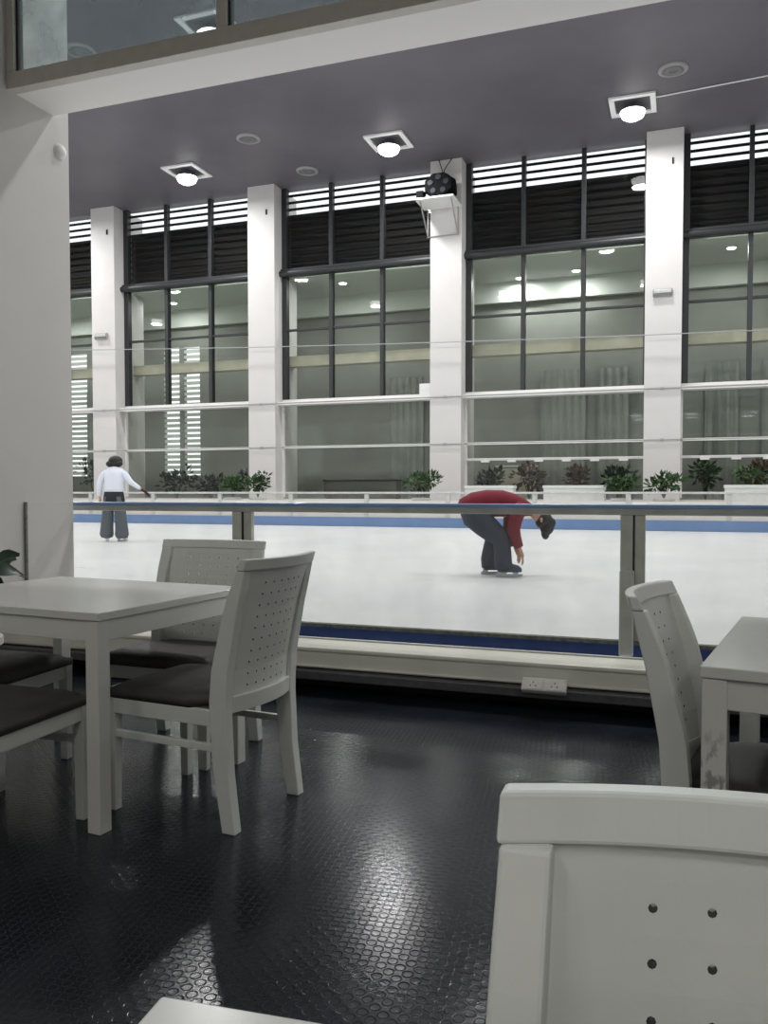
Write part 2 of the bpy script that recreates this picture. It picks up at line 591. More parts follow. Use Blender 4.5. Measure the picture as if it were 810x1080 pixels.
for i, (x, n_) in enumerate(((-22.4, 3), (-14.6, 4), (-9.6, 5), (-8.1, 3), (-4.4, 6), (-2.6, 4), (.6, 4), (2.2, 5))):
    bm = bmesh.new()
    rings = []
    for q in range(n_ * 6 + 1):
        xx = x + q * .04
        yy = 27.45 + .04 * math.sin(q * PI / 3)
        rings.append([(xx, yy, .92), (xx, yy + .012, .92), (xx, yy + .012, 5.1), (xx, yy, 5.1)])
    loft(bm, rings)
    tag(obj('curtain', bm, 'curtain'), 'grey green curtain panel behind the window panes, %s from the left' % ('first', 'second', 'third', 'fourth', 'fifth', 'sixth', 'seventh', 'eighth')[i],
        'curtain', 'curtains in the room behind the windows')
for side, x in (('annex_left', XL), ('annex_right', XR)):
    struct(box('wall_' + side, 'annex_wall', x - .2, x, 24.3, 28.0, .7, 8.2), 'end wall of the room behind the windows', 'wall')


# ================================================================== lamps and vents
def disc_light(name, loc, size, watts, parent=None, col=(1, 1, 1)):
    d = bpy.data.lights.new(name, 'AREA')
    d.shape = 'DISK'
    d.size = size
    d.energy = watts
    d.color = col
    o = bpy.data.objects.new(name, d)
    COL.objects.link(o)
    o.location = loc
    if parent:
        o.parent = parent
    return o


def rink_lamp(loc, label, group):
    t = thing('ceiling_lamp', label, 'lamp', loc, 0, group)
    bm = bmesh.new()
    a, b = .55, .42
    bx(bm, -a, a, -a, -b, -.05, 0)
    bx(bm, -a, a, b, a, -.05, 0)
    bx(bm, -a, -b, -b, b, -.05, 0)
    bx(bm, b, a, -b, b, -.05, 0)
    obj('square_frame', bm, 'fixture', t, .006)
    bm = bmesh.new()
    lathe(bm, [(.12, 0), (.13, -.06), (.30, -.16), (.31, -.19)], seg=24)
    obj('reflector', bm, 'fixture_grey', t, smooth=True)
    bm = bmesh.new()
    lathe(bm, [(.30, -.19), (.30, -.22), (.26, -.31), (.16, -.37), (.03, -.39)], seg=24)
    obj('bulb', bm, 'bulb', t, smooth=True)
    disc_light('lamp_light', (0, 0, -.42), .55, RINK_LAMP_W, t)
    return t


names = {(-14.08): 'bright ceiling lamp nearest the left pillar, leftmost of three', (-7.68): 'bright ceiling lamp in the middle of the visible three',
         (-1.28): 'bright ceiling lamp with a thin white cable running right'}
ORD = ['next', 'second', 'third', 'fourth', 'fifth', 'sixth']
proto = None
for Y, x0 in ((21.83, -14.08), (15.3, -9.25), (9.3, -8.0)):
    for k in range(-4 if Y < 20 else -3, 5 if Y < 20 else 4):
        x = round(x0 + 6.4 * k, 2)
        if x < XL + 1 or x > XR - 1:
            continue
        lab = names.get(x) if Y > 20 else None
        if lab is None and not (Y == 15.3 and k == 0):
            lab = 'square framed ceiling lamp, %s row, %s the visible ones' % (
                {21.83: 'far', 15.3: 'middle', 9.3: 'near'}[Y], ('%s to the right of' % ORD[k - 1] if k > 0 else '%s to the left of' % ORD[-k]))
        if lab is None:
            lab = 'square framed ceiling lamp seen through the upper glazing' if (Y == 15.3 and k == 0) else \
                  ('square framed ceiling lamp over the far side of the rink' if Y > 20 else 'square framed ceiling lamp high over the ice')
        if proto is None:
            proto = rink_lamp((x, Y, ZC), lab, 'ceiling lamps over the rink')
        else:
            dup(proto, (x, Y, ZC), 0, lab, 'ceiling lamps over the rink')

vp = None
for x, y, lab in ((-11.2, 20.39, 'round grey ceiling vent left of the middle lamp'), (-10.67, 23.0, 'round grey ceiling vent close above the windows'),
                  (-.32, 20.35, 'round grey ceiling vent right of the lamp with the cable'), (-12.42, 15.15, 'round ceiling vent seen through the upper glazing')):
    if vp is None:
        vp = thing('ceiling_vent', lab, 'vent', (x, y, ZC), 0, 'round ceiling vents')
        bm = bmesh.new()
        lathe(bm, [(.33, 0), (.33, -.03), (.27, -.06), (.25, -.05), (.25, 0)], seg=28, cap=False)
        obj('vent_ring', bm, 'vent', vp, smooth=True)
        bm = bmesh.new()
        lathe(bm, [(.25, -.015), (.25, -.03), (.20, -.03), (.18, -.05), (.1, -.05), (.08, -.03), (.01, -.03)], seg=28)
        obj('vent_cone', bm, 'fixture_grey', vp)
    else:
        dup(vp, (x, y, ZC), 0, lab)

# small bright downlights in the annex
ap = None
for x, y, lab in ((1.2, 25.6, 'small bright downlight behind the rightmost window'), (-3.2, 26.6, 'small downlight behind the window right of the spotlight'),
                  (-5.0, 26.9, 'small downlight behind the window, close beside the spotlight pillar'), (-13.2 + 2.6, 25.6, 'small downlight behind the central window'),
                  (-17.5, 26.2, 'small downlight behind the window left of centre'), (-22.5, 26, 'small downlight behind the leftmost window'), (6.5, 26, 'small downlight behind the window off to the right')):
    if ap is None:
        ap = thing('downlight', lab, 'lamp', (x, y, 8.05), 0, 'downlights in the room behind the windows')
        bm = bmesh.new()
        lathe(bm, [(.16, 0), (.17, -.03), (.13, -.04)], seg=20)
        obj('trim_ring', bm, 'fixture', ap)
        bm = bmesh.new()
        lathe(bm, [(.13, -.041), (.11, -.06), (.02, -.07)], seg=20)
        obj('bulb', bm, 'annex_bulb', ap)
        disc_light('downlight_light', (0, 0, -.09), .25, ANNEX_LAMP_W, ap)
    else:
        dup(ap, (x, y, 8.05), 0, lab)

# unseen cafe ceiling lamps, added behind the camera to light the furniture
cp = None
for i, (x, y) in enumerate(((-2.6, -1.0), (.4, -1.0), (3.4, -1.0), (-2.6, -3.5), (.4, -3.5), (3.4, -3.5))):
    lab = 'unseen round cafe lamp added as fill light, %s of the three in the %s row' % (('leftmost', 'middle', 'rightmost')[i % 3], ('front', 'back')[i // 3])
    if cp is None:
        cp = thing('cafe_fill_lamp', lab, 'lamp', (x, y, 5.598), 0, 'added fill lamps on the cafe ceiling')
        bm = bmesh.new()
        lathe(bm, [(.4, 0), (.42, -.06), (.38, -.08)], seg=28)
        obj('lamp_housing', bm, 'fixture', cp)
        bm = bmesh.new()
        lathe(bm, [(.37, -.081), (.34, -.1), (.05, -.11)], seg=28)
        obj('diffuser', bm, 'annex_bulb', cp)
        disc_light('cafe_fill_light', (0, 0, -.13), .7, CAFE_FILL_W, cp, (1.0, 0.985, 0.95))
    else:
        dup(cp, (x, y, 5.598), 0, lab)

# white cable along the ceiling from the right lamp
bm = bmesh.new()
tube(bm, [(-.73, 21.6, ZC - .02), (.6, 21.45, ZC - .03), (2.4, 21.3, ZC - .02), (6, 21.1, ZC - .02)], .018, 6)
tag(obj('ceiling_cable', bm, 'fixture'), 'thin white cable along the ceiling to the right lamp', 'cable')

# long cable strung across in front of the pillars
bm = bmesh.new()
pts = []
for i in range(41):
    t = i / 40
    x = -20 + 26 * t
    z = 6.02 - 1.3 * t + .5 * t * t
    pts.append((x, 23.4, z))
tube(bm, pts, .014, 6)
tag(obj('strung_cable', bm, 'cable'), 'thin grey cable strung across the pillars and window panes', 'cable')
# conduit running across pillar faces at sill height and one lower
for zz, lab in ((3.93, 'thin grey conduit crossing the pillars at sill height'), (2.56, 'thin pale conduit crossing the pillars below sill height')):
    bm = bmesh.new()
    tube(bm, [(-30, 23.56, zz), (12, 23.56, zz)], .022 if zz > 3 else .016, 6)
    for k in range(-1, 5):
        bx(bm, -.6 - 6 * k, -.5 - 6 * k, 23.55, 23.6, zz - .03, zz + .03)
    tag(obj('wall_conduit', bm, 'cable'), lab, 'conduit')

# ================================================================== far barrier
fb = thing('far_barrier', 'far rink barrier with grey rail, pale boards and blue kickboard', 'barrier', (0, 21.5, ICE))
bm = bmesh.new()
bx(bm, XL, XR, -.06, .06, .90, .955)
obj('top_rail', bm, 'steel', fb, .015)
bm = bmesh.new()
bx(bm, XL, XR, -.02, .04, .0, .72)
obj('board', bm, 'board_white', fb)
bm = bmesh.new()
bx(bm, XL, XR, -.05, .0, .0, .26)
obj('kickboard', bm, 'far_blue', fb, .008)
box('glass_strip', 'glass_barrier', XL, XR, 0, .01, .72, .9, fb)
x = -31.3
while x < XR:
    box('post', 'steel', x - .06, x + .06, -.035, .05, .26, .9, fb)
    x += 2.31
# small square stickers on the boards
for i, x in enumerate((-12.1, -10.2, -1.0)):
    o = box('board_notice', 'planter', x - .16, x + .16, -.024, -.02, .42, .68, fb, label='small white square notice')


# planters and shrubs in front of the pillars
def leaves(bm, n, c, r, size, flat=.7, rnd=random):
    for _ in range(n):
        while True:
            p = Vector((rnd.uniform(-1, 1), rnd.uniform(-1, 1), rnd.uniform(-1, 1)))
            if .25 < p.length < 1:
                break
        q = Vector((c[0] + p.x * r[0], c[1] + p.y * r[1], c[2] + p.z * r[2]))
        d = (p + Vector((rnd.uniform(-.5, .5), rnd.uniform(-.5, .5), rnd.uniform(-.1, .6)))).normalized()
        s = size * rnd.uniform(.6, 1.25)
        u = d.cross(Vector((rnd.uniform(-1, 1), rnd.uniform(-1, 1), 1))).normalized()
        nn = u.cross(d)
        v = [bm.verts.new(t) for t in (q, q + d * s * .5 + u * s * .28 - nn * s * .05, q + d * s, q + d * s * .5 - u * s * .28 - nn * s * .05)]
        mid = bm.verts.new(q + d * s * .5 + nn * s * .08)
        for a, b_ in ((0, 1), (1, 2), (2, 3), (3, 0)):
            bm.faces.new((v[a], v[b_], mid))


def shrub(label, loc, w, h, m='leaf', n=150, size=.17, group=None, name='shrub'):
    t = thing(name, label, 'shrub', loc, 0, group)
    bm = bmesh.new()
    tips = []
    for i in range(7):
        a = i * 2.4
        tx, ty, tz = math.cos(a) * w * .33 * random.uniform(.6, 1.2), math.sin(a) * w * .2, h * random.uniform(.62, .95)
        tube(bm, [(0, 0, 0), (tx * .4, ty * .4, tz * .5), (tx, ty, tz)], [.018, .013, .006], 5)
        tips.append((tx, ty, tz))
    obj('stem', bm, 'stem', t)
    bm = bmesh.new()
    for tp in tips:
        leaves(bm, n // 7, (tp[0], tp[1], tp[2] - h * .12), (w * .24, w * .2, h * .26), size)
    obj('foliage', bm, m, t)
    return t


def planter(x, w, label):
    t = thing('planter', label, 'planter', (x, 22.9, 0.2), 0, 'white planter boxes along the window wall')
    bm = bmesh.new()
    vs = bx(bm, -w / 2, w / 2, -.2, .2, 0, 1.12)
    obj('planter_box', bm, 'planter', t, .012)
    box('planter_soil', 'soil', -w / 2 + .04, w / 2 - .04, -.17, .17, 1.105, 1.135, t)
    bm = bmesh.new()
    bx(bm, -w / 2 - .02, w / 2 + .02, -.22, -.17, 1.06, 1.14)
    bx(bm, -w / 2 - .02, w / 2 + .02, .17, .22, 1.06, 1.14)
    bx(bm, -w / 2 - .02, -w / 2 + .03, -.17, .17, 1.06, 1.14)
    bx(bm, w / 2 - .03, w / 2 + .02, -.17, .17, 1.06, 1.14)
    obj('planter_rim', bm, 'planter', t)
    return t


for x, w_, lab in ((-5.05, 1.35, 'white planter box behind the bending skater'), (-2.75, 1.6, 'white planter box right of the bending skater'),
                   (1.85, 1.7, 'white planter box at the right edge'),):
    planter(x, w_, lab)
for x, w_, h, lab in ((-12.8, .6, .55, 'green shrub at the foot of the left-centre pillar, fuller left one'),
                      (-11.95, .6, .7, 'green shrub at the foot of the left-centre pillar, taller right one'),
                      (-6.85, 1.05, .72, 'bushy green shrub left of the bending skater'),
                      (-1.5, .8, .5, 'green shrub at the right-centre pillar, left of the pair'),
                      (-.45, .7, .55, 'green shrub at the right-centre pillar, right of the pair')):
    pot = thing('plant_pot', 'pale tub holding the ' + lab, 'pot', (x, 22.2, .2))
    bm = bmesh.new()
    lathe(bm, [(.17, 0), (.24, .72), (.26, .74), (.26, .8), (.24, .8)], seg=20)
    obj('tub', bm, 'pot_grey', pot, smooth=False)
    shrub(lab, (x, 22.2, 1.01), w_, h, 'leaf', 210, .17)
shrub('low dark green plant on the white planter at the right', (1.6, 22.9, 1.345), .8, .35, 'leaf', 120, .16)
# plants in the room beyond the windows
for x, w_, h, m_, lab in ((-5.6, .6, .9, 'leaf_dark', 'dark green plant inside, just right of the spotlight pillar'),
                          (-4.4, .8, 1.1, 'leaf_red', 'reddish plant behind glass above the bending skater'),
                          (-3.0, .6, 1.0, 'leaf_red', 'reddish plant behind glass, middle of the right-centre window'),
                          (-1.8, .8, .9, 'leaf_dark', 'dark leafy plant behind glass beside the right-centre pillar'),
                          (.6, .6, 1.2, 'leaf', 'green plant behind glass right of the right-centre pillar'),
                          (1.9, .7, 1.1, 'leaf_red', 'reddish plant behind glass above the right planter'),
                          (3.0, .8, 1.2, 'leaf_red', 'reddish plant behind glass at the right edge'),
                          (-16.9, 1.3, 1.1, 'leaf_dark', 'dark hedge plant behind glass right of the standing skater'),
                          (-15.5, 1.2, .8, 'leaf_dark', 'low dark plant behind glass near the left-centre pillar'),
                          (-13.9, 1.3, .9, 'leaf_dark', 'rounded dark plant behind glass beside the left-centre shrubs'),
                          (-20.4, 1.6, 1.6, 'leaf_dark', 'dark hedge plant behind glass left of the standing skater')):
    shrub(lab, (x, 25.4, .9), w_, h, m_, 170, .22, 'plants in the room behind the windows', 'indoor_plant')
# lounge furniture glimpsed as dark blocks behind the left windows
for x, w_, lab in ((-10.2, 2.6, 'long dark low cabinet behind the central window'),):
    t = thing('low_cabinet', lab, 'cabinet', (x, 26.3, .9))
    box('cabinet_body', 'annex_floor', -w_ / 2, w_ / 2, -.25, .25, .06, .62, t, .02)
    box('cabinet_top', 'louvre_back', -w_ / 2 - .03, w_ / 2 + .03, -.28, .28, .62, .68, t, .01)
    box('plinth', 'black', -w_ / 2 + .05, w_ / 2 - .05, -.2, .2, 0, .06, t)
t = thing('counter', 'pale brown counter behind glass above the bending skater', 'counter', (-5.0, 26.6, .9))
box('counter_body', 'concrete', -.6, .6, -.25, .25, 0, 1.05, t, .02)
box('counter_top', 'annex_light', -.65, .65, -.3, .3, 1.05, 1.1, t, .01)

# ================================================================== fittings on the pillars
lt = None
for x, z, lab in ((-18.60, 6.43, 'small grey bulkhead light on the pillar behind the standing skater'), (-.57, 6.46, 'small grey bulkhead light on the right-centre pillar')):
    if lt is None:
        lt = thing('wall_light', lab, 'light', (x, 23.6, z), 0, 'small bulkhead lights on the pillars')
        box('light_housing', 'vent', -.25, .25, -.09, 0, -.1, .1, lt, .02)
        box('light_lens', 'steel', -.22, .22, -.12, -.09, -.03, .07, lt, .02)
        box('light_lip', 'fixture_grey', -.24, .24, -.11, -.09, -.075, -.045, lt)
    else:
        dup(lt, (x, 23.6, z), 0, lab)

o = box('utility_box', 'fixture', -7.42, -7.06, 23.84, 24.06, 4.0, 4.38, None, .01)
tag(o, 'small white box on the window sill left of the spotlight pillar', 'box')

# shelf bracket with the black spotlight
t = thing('wall_shelf', 'white bracket shelf high on the central pillar', 'shelf', (-6.58, 23.6, 9.36))
box('shelf_board', 'fixture', -.62, .5, -.95, 0, 0, .05, t, .006)
for x in (-.5, .4):
    bm = bmesh.new()
    tube(bm, [(x, -.8, 0), (x, -.02, -.78)], .02, 6)
    tube(bm, [(x, -.02, 0), (x, -.02, -.8)], .02, 6)
    obj('bracket', bm, 'vent', t)
bm = bmesh.new()
tube(bm, [(-.5, -.02, -.78), (.4, -.02, -.78)], .015, 6)
obj('cross_bar', bm, 'vent', t)
t = thing('spotlight', 'black follow spotlight resting on the white bracket shelf', 'spotlight', (-6.55, 23.12, 9.41))
bm = bmesh.new()
n = 8
ring0 = [(math.cos(2 * PI * (i + .5) / n) * .42, -.34, .36 + math.sin(2 * PI * (i + .5) / n) * .34) for i in range(n)]
ring1 = [(math.cos(2 * PI * (i + .5) / n) * .48, -.1, .38 + math.sin(2 * PI * (i + .5) / n) * .37) for i in range(n)]
ring2 = [(math.cos(2 * PI * (i + .5) / n) * .40, .34, .36 + math.sin(2 * PI * (i + .5) / n) * .32) for i in range(n)]
loft(bm, [ring0, ring1, ring2])
obj('housing', bm, 'black_metal', t, .02)
for i in range(5):
    a = 2 * PI * i / 5 + .3
    bm = bmesh.new()
    cxx, czz = math.cos(a) * .24, .36 + math.sin(a) * .2
    loft(bm, [[(cxx + math.cos(2 * PI * j / 10) * .085, yy, czz + math.sin(2 * PI * j / 10) * .075) for j in range(10)] for yy in (-.36, -.33)])
    obj('lens', bm, 'lens', t)
box('control_box', 'black_metal', -.66, -.45, -.3, 0, 0, .26, t, .02)
bm = bmesh.new()
tube(bm, [(-.3, 0, .03), (.3, 0, .03)], .03, 6)
bx(bm, -.35, .35, -.2, .2, 0, .03)
obj('foot_plate', bm, 'black_metal', t)
bm = bmesh.new()
tube(bm, [(-6.75, 23.55, ZC), (-6.6, 23.4, 10.35), (-6.55, 23.2, 10.14)], .014, 5)
tube(bm, [(-6.35, 23.55, ZC), (-6.53, 23.4, 10.4), (-6.54, 23.2, 10.14)], .014, 5)
tag(obj('power_cord', bm, 'black_metal'), 'dark cords running from the ceiling down to the spotlight', 'cord')

# white round sensor on the end of the left wall
t = thing('wall_sensor', 'round white sensor on the end of the left wall', 'sensor', (-4.35, 5.06, 3.66), PI / 2)
bm = bmesh.new()
lathe(bm, [(.05, 0), (.052, .012), (.042, .03), (.02, .042), (.004, .045)], seg=20)
o = obj('sensor_dome', bm, 'fixture', t, smooth=True)
o.rotation_euler = (PI / 2, 0, 0)
bm = bmesh.new()
lathe(bm, [(.058, 0), (.058, .006)], seg=20)
o = obj('sensor_base', bm, 'fixture', t)
o.rotation_euler = (PI / 2, 0, 0)
t.rotation_euler = (0, 0, PI / 2)

# ================================================================== near barrier, ledge
YB = 5.25
nb = thing('rink_barrier', 'near rink barrier with blue topped rail, grey posts and glass', 'barrier', (0, YB, 0))
bm = bmesh.new()
bx(bm, -9.0, 9.0, -.025, .055, 1.02, 1.062)
obj('rail_channel', bm, 'steel', nb, .006)
bm = bmesh.new()
bx(bm, -9.0, 9.0, -.035, .065, 1.062, 1.085)
obj('rail_cap', bm, 'rail_blue', nb, .009)
box('kickboard', 'blue', -9, 9, -.03, .02, 0, .235, nb)
bm = bmesh.new()
bx(bm, -9, 9, -.034, .02, .235, .258)
obj('gasket', bm, 'gasket', nb)
PP = [-8.25, -5.60, -2.94, -.275, 2.385, 5.05, 7.7]
for x in PP:
    p = box('post', 'post_steel', x - .078, x - .006, -.03, .03, 0.2, 1.02, nb, .004)
    p = box('post', 'post_steel', x + .004, x + .066, -.012, .035, 0.2, 1.02, nb, .004)
    box('joint_strip', 'dark_joint', x - .006, x + .004, -.02, .02, 0.2, 1.02, nb)
    st = box('post_foot', 'post_steel', x - .08, x + .005, -.06, -.03, .17, .69, nb, .01)
for a, b in zip(PP, PP[1:]):
    box('glass_panel', 'glass_barrier', a + .066, b - .078, -.004, .006, .258, 1.02, nb)
# the lower ledge in front
lg = thing('ledge', 'long cream ledge along the foot of the glass barrier', 'ledge', (0, 4.4, 0))
bm = bmesh.new()
bx(bm, -4.35, 6.9, -.01, .285, .235, .26)
obj('ledge_top', bm, 'ledge', lg, .008)
box('ledge_face', 'ledge', -4.35, 6.9, .0, .03, .145, .235, lg, .004)
bm = bmesh.new()
tube(bm, [(-4.35, -.004, .15), (6.9, -.004, .15)], .009, 8)
obj('ledge_bead', bm, 'ledge', lg, smooth=True)
box('ledge_lip', 'lip', -4.35, 6.9, -.07, .05, .085, .135, lg, .006, label='dark grey lip under the ledge')
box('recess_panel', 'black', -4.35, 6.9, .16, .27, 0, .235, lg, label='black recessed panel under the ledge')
# frameless glass screen standing on the ledge
sc = thing('glass_screen', 'clear frameless glass screen standing on the cream ledge', 'screen', (0, 4.66, .26))
box('screen_pane', 'glass_screen', -4.34, 6.8, 0, .01, 0, .83, sc)
box('screen_channel', 'steel', -4.34, 6.8, -.008, .018, 0, .008, sc)
box('screen_seal', 'gasket', -4.345, -4.335, -.006, .016, .01, .83, sc)

# socket box on the lip
t = thing('socket_box', 'off-white double power socket box lying on the ledge lip', 'socket', (-.665, 4.326, .136))
t.rotation_euler = (math.radians(42), 0, 0)
bm = bmesh.new()
bx(bm, -.115, .115, -.03, .05, 0, .03)
o = obj('socket_body', bm, 'plastic', t, .004)
for s in (-1, 1):
    bm = bmesh.new()
    bx(bm, s * .055 - .05, s * .055 + .05, -.026, .046, .03, .034)
    f = obj('socket_plate', bm, 'plastic', t, .002)
    bm = bmesh.new()
    for dx, dy in ((0, .018), (-.014, -.004), (.014, -.004)):
        bx(bm, s * .055 + dx - .003, s * .055 + dx + .003, dy - .004, dy + .004, .034, .0346)
    obj('socket_slots', bm, 'dark_joint', f)


# ================================================================== furniture
def post_profile(z):
    """(centre y, depth) of the rear leg/back post at height z; the chair faces +y"""
    K = [(0, -.256, .052), (.2, -.226, .062), (.42, -.212, .07), (.55, -.222, .068), (.75, -.266, .056), (.925, -.322, .040)]
    for (z0, y0, d0), (z1, y1, d1) in zip(K, K[1:]):
        if z <= z1:
            t = (z - z0) / (z1 - z0)
            return y0 + (y1 - y0) * t, d0 + (d1 - d0) * t
    return K[-1][1], K[-1][2]


CW = .228   # half width


def taper(z):
    return 1 - .012 * max(0, z - .43) / .5


def sag(x, s=.046):
    return -s * (1 - (x / CW) ** 2)


def make_chair(label, loc, rz, group):
    t = thing('dining_chair', label, 'chair', loc, rz, group)
    # rear legs / posts
    for s in (-1, 1):
        bm = bmesh.new()
        rings = []
        for i in range(19):
            z = .8865 * i / 18
            yc, d = post_profile(z)
            d = d if z < .8 else d - (z - .8) * .12
            xo, xi = s * CW * taper(z), s * (CW - .042) * taper(z)
            rings.append([(xo, yc - d / 2, z), (xo, yc + d / 2, z), (xi, yc + d / 2, z), (xi, yc - d / 2, z)])
        loft(bm, rings)
        obj('leg', bm, 'chair_white', t, .004)
        bm = bmesh.new()
        fx = s * (CW - .022)
        rings = []
        for z, h in ((0, .017), (.41, .021)):
            rings.append([(fx - h, .262 - h, z), (fx + h, .262 - h, z), (fx + h, .262 + h, z), (fx - h, .262 + h, z)])
        loft(bm, rings)
        obj('leg', bm, 'chair_white', t, .003)
    # top rail
    bm = bmesh.new()
    rings = []
    N = 20
    for i in range(N + 1):
        x = (-CW - .003 + (2 * CW + .006) * i / N) * taper(.9)
        y0, d = post_profile(.885)
        y1, d1 = post_profile(.925)
        g = sag(max(-CW, min(CW, x)))
        rings.append([(x, y0 + g - .016, .886), (x, y0 + g + .016, .886), (x, y1 + g + .011, .925), (x, y1 + g - .015, .925)])
    loft(bm, rings)
    obj('top_rail', bm, 'chair_white', t, .004)
    # lower back rail
    bm = bmesh.new()
    rings = []
    for i in range(N + 1):
        x = -(CW - .042) + 2 * (CW - .042) * i / N
        g = sag(x)
        ya, _ = post_profile(.40)
        yb, _ = post_profile(.456)
        rings.append([(x, ya + g - .015, .398), (x, ya + g + .013, .398), (x, yb + g + .013, .456), (x, yb + g - .017, .456)])
    loft(bm, rings)
    obj('lower_rail', bm, 'chair_white', t, .003)
    # perforated curved back panel: a grid of cells, each with a real round hole
    bm = bmesh.new()
    px, pz = .044, .0396
    nx, nz = 6, 10
    W2 = CW - .036
    mx = (2 * W2 - nx * px) / 2
    z0, z1 = .452, .888
    mz = .011
    xg = [-W2] + [-W2 + mx + px * i for i in range(nx + 1)] + [W2]
    zg = [z0] + [z0 + mz + pz * i for i in range(nz + 1)] + [z1]
    TH = .011

    def P(x, z, back):
        yc, _ = post_profile(z)
        return (x * taper(z), yc + sag(x) + (-TH / 2 if back else TH / 2) + .002, z)
    cache = {}

    def V(x, z, back):
        k = (round(x, 5), round(z, 5), back)
        if k not in cache:
            cache[k] = bm.verts.new(P(x, z, back))
        return cache[k]
    for i in range(len(xg) - 1):
        for j in range(len(zg) - 1):
            a, b, c, d = xg[i], xg[i + 1], zg[j], zg[j + 1]
            hole = 1 <= i <= nx and 1 <= j <= nz
            if not hole:
                for bk in (False, True):
                    bm.faces.new([V(a, c, bk), V(b, c, bk), V(b, d, bk), V(a, d, bk)])
            else:
                cx_, cz_ = (a + b) / 2, (c + d) / 2
                R_ = .0037
                rings = {}
                for bk in (False, True):
                    cor = [V(a, c, bk), V(b, c, bk), V(b, d, bk), V(a, d, bk)]
                    ring = [bm.verts.new(P(cx_ + R_ * math.cos(PI * (1.25 + q * .25)), cz_ + R_ * math.sin(PI * (1.25 + q * .25)), bk)) for q in range(8)]
                    rings[bk] = ring
                    for q in range(4):
                        r0, r1, r2 = ring[2 * q], ring[2 * q + 1], ring[(2 * q + 2) % 8]
                        bm.faces.new([cor[q], cor[(q + 1) % 4], r2, r1, r0])
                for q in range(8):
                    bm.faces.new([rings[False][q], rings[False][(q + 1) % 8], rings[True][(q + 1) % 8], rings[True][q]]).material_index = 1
    bp_ = obj('back_panel', bm, 'chair_white', t, label='curved panel drilled with rows of small holes')
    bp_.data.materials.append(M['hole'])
    # seat frame
    for s in (-1, 1):
        x0, x1 = sorted((s * (CW - .003), s * (CW - .025)))
        box('side_rail', 'chair_white', x0, x1, -.19, .25, .355, .41, t, .003)
    box('front_rail', 'chair_white', -CW + .04, CW - .04, .255, .278, .355, .41, t, .003)
    for s in (-1, 1):
        x0, x1 = sorted((s * (CW - .008), s * (CW - .026)))
        bm = bmesh.new()
        bx(bm, x0, x1, -.222, .25, .268, .294)
        obj('stretcher', bm, 'chair_white', t, .003)
    # cushion: rounded slab, slightly domed
    bm = bmesh.new()
    nxs, nys = 12, 12
    top, bot = {}, {}
    for i in range(nxs + 1):
        for j in range(nys + 1):
            u, v = -1 + 2 * i / nxs, -1 + 2 * j / nys
            x = u * (CW + .004) if v > -.6 else u * (CW - .042)
            y = .036 + v * .25
            e = (1 - abs(u) ** 6) * (1 - abs(v) ** 6)
            top[i, j] = bm.verts.new((x * (1 - .02 * (1 - e)), y, .440 + .026 * e ** .6))
            bot[i, j] = bm.verts.new((x * .97, y, .411))
    for i in range(nxs):
        for j in range(nys):
            bm.faces.new([top[i, j], top[i + 1, j], top[i + 1, j + 1], top[i, j + 1]])
            bm.faces.new([bot[i, j], bot[i, j + 1], bot[i + 1, j + 1], bot[i + 1, j]])
    edge = [(i, 0) for i in range(nxs)] + [(nxs, j) for j in range(nys)] + [(i, nys) for i in range(nxs, 0, -1)] + [(0, j) for j in range(nys, 0, -1)]
    for a, b in zip(edge, edge[1:] + edge[:1]):
        bm.faces.new([top[a], top[b], bot[b], bot[a]])
    obj('seat', bm, 'cushion', t, smooth=True, label='dark grey padded seat')
    return t


def make_table(label, corner, w, d, rz, group, scuff=False):
    """corner = near-left corner of the top; width w along local x, depth d along local y"""
    t = thing('dining_table', label, 'table', corner, rz, group)
    box('tabletop', 'table_white', 0, w, 0, d, .727, .755, t, .003)
    lw = .056
    bm = bmesh.new()
    i_ = .008
    for (a, b, c, e) in ((lw, w - lw, i_, i_ + .02), (lw, w - lw, d - i_ - .02, d - i_), (i_, i_ + .02, lw, d - lw), (w - i_ - .02, w - i_, lw, d - lw)):
        bx(bm, a, b, c, e, .655, .7265)
    obj('apron', bm, 'table_white', t, .002)
    for x in (i_ - .004, w - i_ + .004 - lw):
        for y in (i_ - .004, d - i_ + .004 - lw):
            bm = bmesh.new()
            bx(bm, x, x + lw, y, y + lw, 0, .7265)
            first = x < .1 and y < .1
            obj('leg', bm, 'scuffed' if scuff and first else 'table_white', t, .003, label='leg with grey scuff marks' if scuff and first else None)
    return t


def rot(x, y, a):
    return x * math.cos(a) - y * math.sin(a), x * math.sin(a) + y * math.cos(a)


GT = 'white cafe tables'
GC = 'white cafe chairs'
a = math.radians(-5)
# left table: near-right corner at (-1.832, 2.285)
ox, oy = rot(-1.06, 0, a)
make_table('white square-legged cafe table at the left with four chairs', (-1.834 + ox, 2.287 + oy, 0), 1.06, .87, a, GT)
a = math.radians(-9.3)
make_table('white cafe table cut by the right edge, grey scuffs on its front leg', (.042, 2.071, 0), 1.05, .89, a, GT, True)
ox, oy = rot(0, -.95, math.radians(0.2))
a = math.radians(5)
ox, oy = rot(0, -.95, a)
make_table('white tabletop whose corner shows at the bottom edge', (-.391 + ox, .560 + oy, 0), .56, .95, a, GT)

cA = make_chair('white perforated-back chair at the right end of the left table, nearest it', (-1.668, 2.695, 0), math.radians(84.5), GC)
cB = dup(cA, (-2.125, 3.225, 0), math.radians(180), 'white chair behind the left table, its back against the ice')
cB.scale = (1.22, .86, 1.005)

